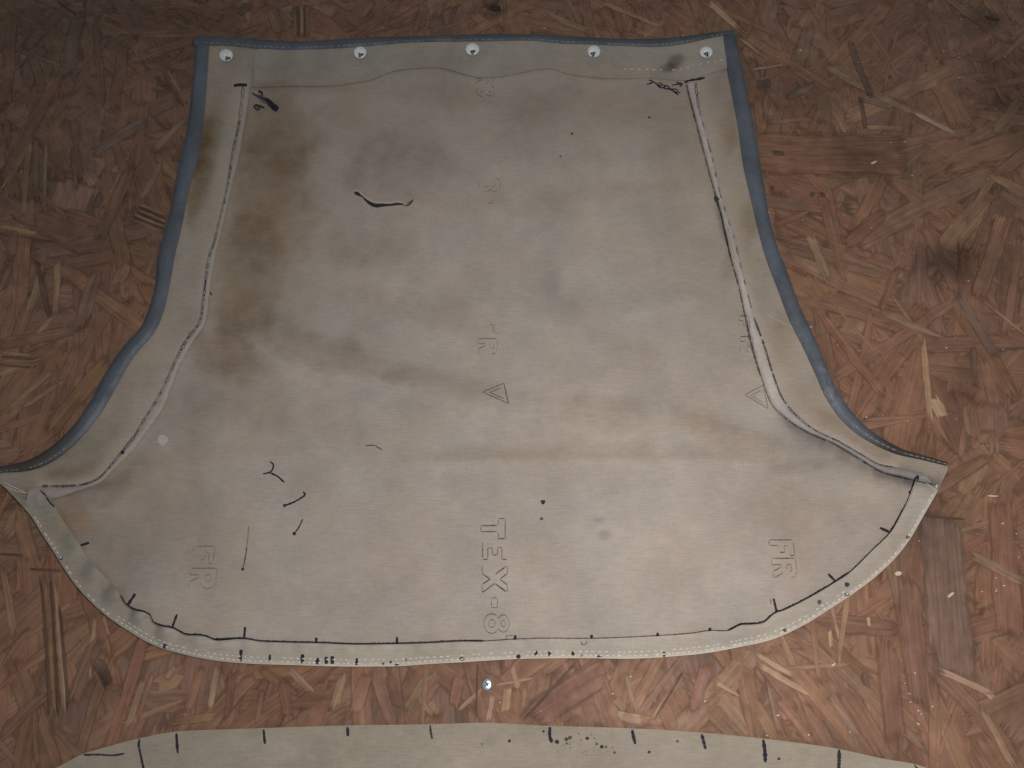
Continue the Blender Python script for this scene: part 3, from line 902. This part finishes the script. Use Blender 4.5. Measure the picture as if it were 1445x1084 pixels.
# ---- lines of ink and painted-in shade along the hem's inner edge and on the seams
hl = [p for p in HEM_IN if p[0] > 168]
off_in = [(x, y - 1.0) for x, y in hl]
for i0, i1, w, op in ((0, 12, 3.6, .95), (11, 20, 3.2, .85), (19, 29, 1.5, .65), (28, 36, 3.8, .95), (35, 47, 2.4, .75)):  # wide run at the right draws in the hem's shadow
    seg = off_in[i0:i1 + 1]
    if len(seg) > 1:
        mark('pen_shade_line', [stroke(seg, w, rough=.3, op=op)])
mark('pen_shade_line', [stroke([(1295.6,671),(1289,684),(1282,705),(1271,725),(1264,738),(1256,750)], 3.0, rough=.3, op=.95)])
mark('pen_shade_line', [stroke([(1295.6,671),(1289.5,684)], 6.0, rough=.3, op=.8)])
mark('pen_shade_line', [stroke([(57,692),(64,699),(69,707),(78,717)], 2.6, rough=.3, op=.8)])

def dashed(line, w, on, offn, op0, r):
    q = res(line, 2.0)
    i, out = 0, []
    while i < len(q) - 3:
        n = int(r.uniform(*on))
        seg = q[i:i + n]
        if len(seg) > 2:
            out.append(stroke(seg[::2] if len(seg) > 5 else seg, w * r.uniform(.7, 1.2), op=op0 * r.uniform(.55, 1), rough=.45))
        i += n + int(r.uniform(*offn))
    return out
R = random.Random(5)
mark('pen_shade_line', dashed(SEAM_L_PEN[:9], 3.8, (5, 14), (1, 3), .5, R))
mark('pen_shade_line', dashed(SEAM_L_PEN[8:13], 3.6, (8, 16), (0, 2), .75, R))
mark('pen_shade_line', dashed(SEAM_L_PEN[12:17], 3.6, (4, 10), (1, 5), .5, R))
mark('pen_shade_line', dashed(SEAM_L_PEN[16:], 3.4, (12, 26), (0, 2), .75, R))
mark('pen_shade_line', dashed(SEAM_R_PEN[:2], 2.6, (16, 22), (0, 1), .95, R))
mark('pen_shade_line', dashed(SEAM_R_PEN[1:10], 1.8, (4, 12), (2, 7), .55, R))
mark('pen_shade_line', dashed(SEAM_R_PEN[9:], 2.6, (14, 30), (0, 2), .8, R))
mark('pen_shade_line', dashed([(x - .5, y + .4) for x, y in SEAM_R_IN[:9]], 2.4, (20, 40), (0, 1), .6, R))  # shade at the ridge's inner edge, drawn in as a line
mark('pen_shade_line', dashed([(x - .5, y + .4) for x, y in SEAM_R_IN[8:]], 2.6, (20, 40), (0, 1), .55, R))  # lower run of the same drawn-in ridge shade
mark('seam_gap_shade', [stroke([(1008,277),(1014,286),(1019.5,302),(1024.5,325),(1029.5,347),(1034,366)], 7.0, op=.95, rough=.12, taper=.2)], M_PRINT_SHADE, label='dark strip painted for the shaded gap along the right seam')  # flat strip that paints in the overhang's shadow
mark('pen_shade_line', [stroke([(296,412),(299,417)], 2.4)])

# ---- loose marker strokes
mark('pen_mark', [stroke([(330,121.2),(339,120),(348.6,120.2)], 4.4, rough=.1, taper=.9)], label='short black bar at the left corner')
mark('pen_mark', [stroke([(965.5,117.5),(969,115),(974,113.6),(985,112),(994.6,109.8)], 3.0, rough=.3)], label='short black bar at the right corner')
mark('pen_scribble', [stroke(p, w, op=o) for p, w, o in (
    ([(355.5,131.7),(359,133.5),(362.4,136)], 2.4, 1), ([(364.5,128.5),(368,130),(371,133)], 3.6, .95), ([(361,135),(367,138),(373,140)], 2.0, .6),
    ([(373.5,139.5),(380,143),(387,149),(393,153)], 4.6, 1), ([(377,146),(383,151),(390,157)], 3.2, 1), ([(393,152),(391,155),(389.5,158)], 2.4, .9), ([(381,145),(379,149)], 2, .8),
    ([(360,148.5),(364,149),(369,151),(373.5,153)], 2.6, 1), ([(360,148),(359,152),(363,155)], 2.6, .8), ([(385,148),(390,153)], 3, .7), ([(368,134),(376,142)], 5, .4), ([(363,133),(368,139),(376,146)], 6, .35), ([(362,150),(366,154),(362,156)], 4, .5), ([(382,150),(388,156)], 5, .5), ([(376,141),(384,149),(392,155)], 5.5, .45))], label='black scribble by the left seam')
mark('pen_scribble', [stroke(p, 1.9, op=.95) for p in (
    [(912.5,119),(916,118.6),(920.5,116),(919,113.6),(915,113.8)], [(919,114.5),(924,117),(929,120),(933,122),(934,118.5),(929,117)], [(927,120),(932,124),(936,124),(939,121.5),(934,120)],
    [(936,123.5),(941,126),(945,124),(941,121.5),(937,121)], [(941,125),(947,127),(953,130),(960.5,131.5)], [(945,124.5),(950,129),(957.5,134.5)], [(948,126),(953,126),(958,129)], [(948,120.5),(956,119.3),(962.5,119)], [(954,116.5),(959,117.5),(963,119),(959,123)])], label='black scribble by the right seam')
mark('pen_mark', [stroke([(381,651.5),(385,654.5),(386,658.5),(382,666),(376,668),(371,668.8)], 2.3), stroke([(381,667.2),(391,672),(401.5,681)], 2.6)], label='black forked pen stroke')
mark('pen_mark', [stroke([(428,694),(430.5,698),(424,703.5),(414,709),(401,714)], 2.6)], label='black slanted pen stroke')
mark('pen_mark', [stroke([(427,732.7),(423.5,741),(420,747),(415,753.5)], 2.0, op=.8)])
mark('pen_mark', [stroke([(351,742),(350,757),(348.5,772)], 1.4, op=.35), stroke([(348.5,772),(346,788),(342.5,804)], 1.8, op=.6)])
mark('pen_mark', [stroke([(515,629.5),(522,628.6),(529,628.8),(534,632),(539.5,635.3)], 1.7, op=.6)])
mark('pen_mark', [stroke([(1087,845.5),(1088.3,852.5)], 2.2, op=.4)])
mark('pen_mark', [stroke(p, 1.3, smooth=False, op=.7) for p in ([(820.3,905),(820.6,909.4),(828,909)], [(828,909),(827.6,904.6)])])
mark('pen_mark', [stroke(p, 1.4, smooth=False, op=.4) for p in ([(714.5,902),(714,897.4),(724,897)],)])
mark('pale_spot', [blot(229, 622, 8, .95), blot(232, 622.5, 5, .8)], M_LINT)
mark('pale_spot', [blot(345, 90, 5, .3)], M_LINT)
mark('pen_dot', [blot(807, 189, 1.8, .7)])
mark('pen_dot', [blot(916, 166, 2.0, .6)])
mark('pen_dot', [blot(791, 221, 1.8, .45)])

# ---- outlined lettering printed sideways on the cloth (reads downwards)
GL = {  # glyph outlines in a unit box: u along the line of writing, v up
 'T': [[(0,.72),(0,1),(1,1),(1,.72),(.65,.72),(.65,0),(.35,0),(.35,.72),(0,.72)]],
 'E': [[(0,0),(0,1),(1,1),(1,.8),(.33,.8),(.33,.62),(.75,.62),(.75,.40),(.33,.40),(.33,.22),(1,.22),(1,0),(0,0)]],
 'X': [[(0,1),(.30,1),(.5,.70),(.72,1),(1,1),(.66,.5),(1,0),(.70,0),(.5,.32),(.30,0),(0,0),(.34,.5),(0,1)]],
 '-': [[(0,.36),(0,.6),(1,.6),(1,.36),(0,.36)]],
 'F': [[(0,0),(0,1),(1,1),(1,.78),(.36,.78),(.36,.6),(.8,.6),(.8,.38),(.36,.38),(.36,0),(0,0)]],
 'R': [[(0,0),(0,1),(.65,1),(.92,.9),(1,.72),(.92,.52),(.72,.42),(1,0),(.66,0),(.44,.38),(.32,.38),(.32,0),(0,0)], [(.32,.6),(.32,.8),(.6,.8),(.68,.7),(.6,.6),(.32,.6)]],
 '3': [[(0,.8),(.2,1),(.7,1),(.97,.86),(.97,.66),(.8,.52),(1,.38),(1,.16),(.75,0),(.2,0),(0,.2)], [(.3,.3),(.55,.22),(.68,.32),(.5,.44)], [(.5,.6),(.66,.7),(.5,.8),(.3,.7)]],
}
def circ(cu, cv, ru, rv, a0, a1, n=14):
    return [(cu + ru * math.cos(math.radians(a0 + (a1 - a0) * i / n)), cv + rv * math.sin(math.radians(a0 + (a1 - a0) * i / n))) for i in range(n + 1)]
GL['8'] = [circ(.5, .31, .5, .31, 115, 425, 20), circ(.5, .765, .44, .235, -50, 230, 18), circ(.5, .31, .20, .13, 0, 360, 12), circ(.5, .765, .17, .09, 0, 360, 10)]

def glyph(ch, x0, x1, y0, y1, keepf, w=1.5, op=.9, seed=0, skew=0.0):
    """x0..x1: foot to head of the letter; y0..y1: along the writing"""
    r = random.Random(seed)
    out = []
    for poly in GL[ch]:
        pts = [(x0 + v * (x1 - x0) + skew * (u - .5), y0 + u * (y1 - y0)) for u, v in poly]
        for a, b in zip(pts[:-1], pts[1:]):
            if r.random() > keepf:
                continue
            t0, t1 = r.uniform(0, .1), r.uniform(.9, 1)
            p = (a[0] + (b[0] - a[0]) * t0, a[1] + (b[1] - a[1]) * t0)
            q = (a[0] + (b[0] - a[0]) * t1, a[1] + (b[1] - a[1]) * t1)
            if math.dist(p, q) < .8:
                continue
            horiz = abs(p[0] - q[0]) > abs(p[1] - q[1])
            out.append(stroke([p, q], w * (1.1 if horiz else .8), smooth=False, op=op * (r.uniform(.75, 1) if horiz else r.uniform(.45, .75)), rough=.25, step=3))
    return out
mark('printed_lettering', glyph('T', 678.5, 713, 732, 760.3, 1, 1.9, seed=1) + glyph('E', 681, 715, 765, 789.5, .9, 1.9, seed=2) + glyph('X', 680.5, 716, 798, 836.5, .95, 1.9, seed=3)
     + glyph('-', 681, 716, 843.7, 857.5, 1, 1.3, .8, seed=4) + glyph('8', 683, 718.5, 866, 894, 1, 1.9, .95, seed=5), M_PRINT_SHADE, label='outlined print reading TEX-8')
mark('printed_lettering', glyph('F', 673, 703, 452, 470, .5, 1.4, .65, 6) + glyph('R', 675, 702, 478, 500, .55, 1.4, .65, 7), M_PRINT_SHADE, label='worn print FR in the middle')
mark('printed_lettering', glyph('F', 1043, 1058, 446, 464, .6, 1.5, .8, 8) + glyph('R', 1044, 1062, 475, 497, .6, 1.5, .75, 9), M_PRINT_SHADE, label='print FR beside the right seam')
mark('printed_lettering', glyph('F', 1086, 1120, 762, 784, .95, 1.6, .85, 10, 3) + glyph('R', 1090, 1124, 788, 816, .95, 1.6, .85, 11, 4), M_PRINT_SHADE, label='print FR at lower right')
mark('printed_lettering', glyph('F', 272, 302, 771, 795, .85, 1.4, .55, 12, -3) + glyph('R', 267, 305, 802, 831, .9, 1.4, .6, 13, -3), M_PRINT_SHADE, label='worn print FR at lower left')
mark('printed_lettering', glyph('3', 677, 706, 252, 271, .8, 1.4, .5, 14) + glyph('-', 677, 706, 281, 287, .6, 1.2, .45, 15), M_PRINT_SHADE, label='faint printed 3')
mark('printed_lettering', glyph('R', 672, 696, 108, 119, .7, 1.4, .6, 16) + glyph('3', 673, 697, 121, 136, .8, 1.5, .7, 17), M_PRINT_SHADE, label='faint print below the top edge')
def tri(p, op, seed):
    r = random.Random(seed)
    a, b, c = map(np.array, p)
    g = (a + b + c) / 3
    out = []
    for k, wv in ((1.0, 1.5), (.55, 1.3)):
        q = [g + (v - g) * k for v in (a, b, c)]
        for i, (s, e) in enumerate(((0, 1), (1, 2), (2, 0))):
            if k < 1 and i == 1:
                continue
            out.append(stroke([tuple(q[s]), tuple(q[e])], wv, smooth=False, op=op * r.uniform(.7, 1), step=3))
    return out
mark('printed_triangle', tri([(681, 553.5), (711, 541), (717.5, 569.5)], .8, 3), M_PRINT_SHADE)
mark('printed_triangle', tri([(1051, 557), (1077, 544), (1084, 577)], .6, 4), M_PRINT_SHADE, label='printed triangle cut off by the right seam')

# ---- stitching: short raised threads
def stitches(name, line, length, gap, w, mat, keepf, tree=T1, parent=panel, off=0.0003, seed=3):
    r = random.Random(seed)
    q = res(line, 1.0)
    i, V, F_ = 0, [], []
    while i + length < len(q):
        L = int(length * r.uniform(.75, 1.2))
        if r.random() < keepf and i + L < len(q):
            a, b = q[i], q[i + L]
            t = (b - a) / (np.linalg.norm(b - a) + 1e-9)
            nn = np.array((-t[1], t[0]))
            c = a * .5 + b * .5
            pts = np.array([a, a * .75 + b * .25 + nn * w / 2, a * .25 + b * .75 + nn * w / 2, b, a * .25 + b * .75 - nn * w / 2, a * .75 + b * .25 - nn * w / 2, c])
            z = drop(pts, tree, off)
            z[6, 2] += 0.0004
            o = len(V)
            V += z.tolist()
            F_ += [(o + k, o + (k + 1) % 6, o + 6) for k in range(6)]
        i += L + max(1, int(gap * r.uniform(.7, 1.3)))
    p = np.array(V)
    f0 = F_[0]
    if np.cross(p[f0[1]] - p[f0[0]], p[f0[2]] - p[f0[0]])[2] < 0:
        F_ = [f[::-1] for f in F_]
    o = mesh_obj(name, V, F_, mat, parent)
    o['kind'] = 'stuff'
    return o
nb = 400
botr, hemr = resn(BOT[2:-2], nb), resn(HEM_IN, nb)
def inset(line, d):
    q = resn(line, 260)
    t = np.gradient(q, axis=0)
    t /= np.linalg.norm(t, axis=1)[:, None]
    return q + np.stack([t[:, 1], -t[:, 0]], 1) * d
i1, i2 = inset(BOT[3:-2], 4.2), inset(BOT[3:-2], 9.5)
stitches('stitching', i1[8:], 6, 3, 2.2, M_THREAD, .88)
stitches('stitching', i2[40:225], 6, 4, 1.9, M_THREAD, .85, seed=6)
stitches('stitching', midline(TOP_OUT, TOP_IN, 200, .74)[2:-1], 5, 4, 1.3, M_THREAD_GREY, .8, seed=8)
stitches('stitching', [(880, 97.5), (920, 98.5), (960, 98), (990, 90), (1022, 84.5)], 6, 5, 1.4, M_THREAD, .75, seed=9)
stitches('stitching', midline(RIGHT_OUT, RIGHT_IN, 200, .55)[160:], 6, 3, 1.2, M_THREAD_GREY, .8, seed=10)
stitches('stitching', midline(LEFT_OUT, LEFT_IN, 200, .75)[168:], 7, 2, 1.2, M_THREAD_GREY, .85, seed=12)
mark('loose_thread', [stroke([(7, 681), (18, 687), (28, 691), (37, 696)], 1.3, off=.0008), stroke([(9, 687), (20, 692), (30, 695), (40, 696)], 1.2, off=.0008)], M_LINT)
mark('loose_thread', [stroke([(1082, 445), (1098, 453), (1118, 463)], 1.1, off=.0006, op=.6)], M_LINT)

# ---- eyelets: white plastic rings pressed through the cloth, hole low in each
for k, (cx, cy, hx, hy) in enumerate(EYELETS):
    n = 28
    r = random.Random(k)
    prof = [(0, 0.0000), (.10, .0010), (.30, .0014), (.58, .0015), (.82, .0011), (1.0, -.0012)]
    V, F_ = [], []
    out = ellipse(cx, cy, EYE_R[0] * r.uniform(.95, 1.06), EYE_R[1] * r.uniform(.95, 1.06), n)
    ta = np.linspace(0, 2 * math.pi, n, endpoint=False)
    inn = ellipse(hx, hy, 1.0, 1.0, n)
    inn = np.array((hx, hy)) + (inn - np.array((hx, hy))) * (2.9 + 1.0 * np.cos(3 * ta + k * .7) + .5 * np.cos(2 * ta + k))[:, None]
    zc = float(drop([(cx + 12, cy + 3)], T1, 0)[0][2])
    for s, dz in prof:
        P = out * (1 - s) + inn * s
        V += at(P, zc + 0.0002 + dz).tolist()
    for a in range(len(prof) - 1):
        for i in range(n):
            j = (i + 1) % n
            F_.append((a * n + j, a * n + i, (a + 1) * n + i, (a + 1) * n + j))
    e = mesh_obj('eyelet', V, F_, M_EYELET, panel)
    # tuft of thread caught in the hole
    tv = at([(hx - 2, hy + 2.2), (hx - .8, hy - 1.8), (hx + .4, hy - 1.6), (hx + .9, hy + 2)], zc - 0.0004)
    mesh_obj('thread_tuft', tv, [(0, 3, 2, 1)], M_THREAD_GREY, e)

# frayed lip of the tear
mark('frayed_edge', [stroke([(x, y - .9) for x, y in TEAR_UP[:-1]], 1.6, off=.0004, rough=.6, op=.75), stroke([(x, y + .6) for x, y in TEAR_LO[5:]], 1.1, off=.0003, rough=.6, op=.5)], M_LINT)
mark('loose_thread', [stroke([(573, 291), (577, 287), (581, 284.5), (584, 281)], 1.6, off=.0012, rough=.5, op=.8)], M_PRINT_SHADE)

# ---- marks on the second panel
for pts, w, op in (([(197,1043),(196,1052),(198,1062),(200,1072),(203,1086)], 3.2, .9), ([(249,1035),(250,1050),(251,1063)], 3.6, 1), ([(118,1065.5),(140,1065),(160,1066),(176,1063.5)], 2.6, .85),
                  ([(372,1029.5),(374,1050)], 3.6, 1), ([(490.5,1026),(491,1039)], 4.0, .9), ([(607,1023.5),(608,1033),(610,1043)], 2.8, .75), ([(776,1026),(776,1040),(779,1048)], 5.0, 1),
                  ([(892,1030),(894,1040),(896.5,1050)], 4.6, .95), ([(990,1036),(993,1047),(995.5,1057)], 4.2, .9), ([(1077,1044),(1079,1058),(1080,1076)], 5.4, 1), ([(1184,1058),(1184,1072),(1183,1090)], 5.0, .9),
                  ([(1290,1079.5),(1293,1083),(1296,1086)], 2.4, .8)):
    mark('pen_mark', [stroke(pts, w, T2, op=op, rough=.28)], M_INK_SHADE, panel2)
r = random.Random(44)
sp = [blot(x, y, rr, o, T2) for x, y, rr, o in ((719,1046,2.2,.9),(786,1047,3,.9),(799,1043,3,.7),(804,1041,3,.6),(829,1042,2.4,.9),(849,1054,3,.8),(855,1054,2,.6),(842,1050,2,.6),(916,1061.5,2.2,.9),(867,1062,2,.6),(1099,1071,2.2,.8),(767,1032,2,.7),(800,1049,2,.5),(680,1050,2,.3),(956,1046,2,.6))]
sp += [blot(r.gauss(805, 35), r.uniform(1034, 1066), r.uniform(.6, 1.4), r.uniform(.15, .45), T2) for _ in range(28)]
mark('ink_spatter', sp, M_INK_SHADE, panel2)['kind'] = 'stuff'
mark('printed_lettering', [stroke(p, 1.2, T2, op=.6) for p in ([(782,1024.5),(790,1018 + 8),(800,1024.9)],)], M_PRINT_SHADE, panel2) if False else None

# ------------------------------------------------------------------ small things on the floor
sc_ = at([(687.5, 966)])[0]
screw = empty('screw', (sc_[0], sc_[1], 0.0))
tag(screw, 'small bright steel screw head sunk in the floor between the panels', 'screw')
n = 24
V, F_ = [], []
rad = 7.0 / PXM
for rr, z in ((1.0, .0008), (.94, .0015), (.7, .0021), (.38, .0023)):
    for i in range(n):
        a = 2 * math.pi * i / n
        V.append((sc_[0] + rad * rr * math.cos(a) * .9, sc_[1] + rad * rr * math.sin(a) * 1.1, z))
for a in range(3):
    for i in range(n):
        j = (i + 1) % n
        F_.append((a * n + i, a * n + j, (a + 1) * n + j, (a + 1) * n + i))
F_.append(tuple(3 * n + i for i in range(n)))
mesh_obj('head', V, F_, M_STEEL, screw)
V, F_ = [], []
for a in (0.6, 0.6 + math.pi / 2):
    c, s = math.cos(a), math.sin(a)
    o = len(V)
    for u, v in ((-.48, -.1), (.48, -.1), (.48, .1), (-.48, .1)):
        V.append((sc_[0] + rad * (u * c - v * s), sc_[1] + rad * (u * s + v * c), .0024 + .00003 * (a > 1)))
    F_.append((o, o + 1, o + 2, o + 3))
mesh_obj('cross_recess', V, F_, M_HOLE, screw, smooth=False)

CHIPS = [(1266, 810, 9, 6, .2, 'tiny pale wood chip on the floor by the lower right hem'), (1340, 840, 12, 4, .6, 'thin pale wood sliver on the floor at lower right'),
         (1399, 701, 17, 2.4, -.05, 'thin white sliver on the floor right of the pointed corner'), (1232, 231, 13, 4, .45, 'small white chip on the floor right of the blue tape')]
for x, y, L, w, a, lab in CHIPS:
    c = at([(x, y)])[0]
    L, w = L / PXM, w / PXM
    r = random.Random(int(x))
    top = []
    n = 8
    for i in range(n):
        t = 2 * math.pi * i / n
        k = r.uniform(.75, 1.1)
        u, v = L / 2 * math.cos(t) * k, w / 2 * math.sin(t) * k
        top.append((c[0] + u * math.cos(a) - v * math.sin(a), c[1] + u * math.sin(a) + v * math.cos(a), .0021 + r.uniform(0, .0003)))
    low = [(p[0], p[1], .0008) for p in top]
    F_ = [tuple(range(n))] + [(n + i, n + (i + 1) % n, (i + 1) % n, i) for i in range(n)]
    o = mesh_obj('wood_chip', top + low, F_, M_CHIP, None, None, False, (c[0], c[1], 0))
    tag(o, lab, 'wood chip', 'pale chips on the floor')

# pale flecks added for glints on the wood, mostly right of the panel
V, F_ = [], []
r = random.Random(9)
k = 0
while k < 85:
    if r.random() < .75:
        x, y = r.uniform(1050, 1440), r.uniform(20, 1075)
    else:
        x, y = r.uniform(200, 1440), r.uniform(5, 1040)
    if inside(OUTLINE, np.array([(x, y)]))[0] or dist(OUTLINE, np.array([(x, y)]), True)[0][0] < 8:
        continue
    c = at([(x, y)])[0]
    L, w, a = r.uniform(.0008, .0026) * (1 if r.random() < .85 else 2.0), r.uniform(.0005, .0010), r.uniform(-.5, .6)
    o = len(V)
    z = .0015 + r.uniform(0, .0004)
    for u, v in ((-.5, -.3), (0, -.5), (.5, -.2), (.4, .4), (-.1, .5), (-.5, .2)):
        V.append((c[0] + u * L * math.cos(a) - v * w * math.sin(a), c[1] + u * L * math.sin(a) + v * w * math.cos(a), z + r.uniform(0, .0003)))
    F_.append(tuple(range(o, o + 6)))
    k += 1
fl = mesh_obj('glint_flecks', V, F_, M_FLECK, None, None, False)
tag(fl, 'tiny pale flecks standing in for glints on the wood floor', kind='stuff')
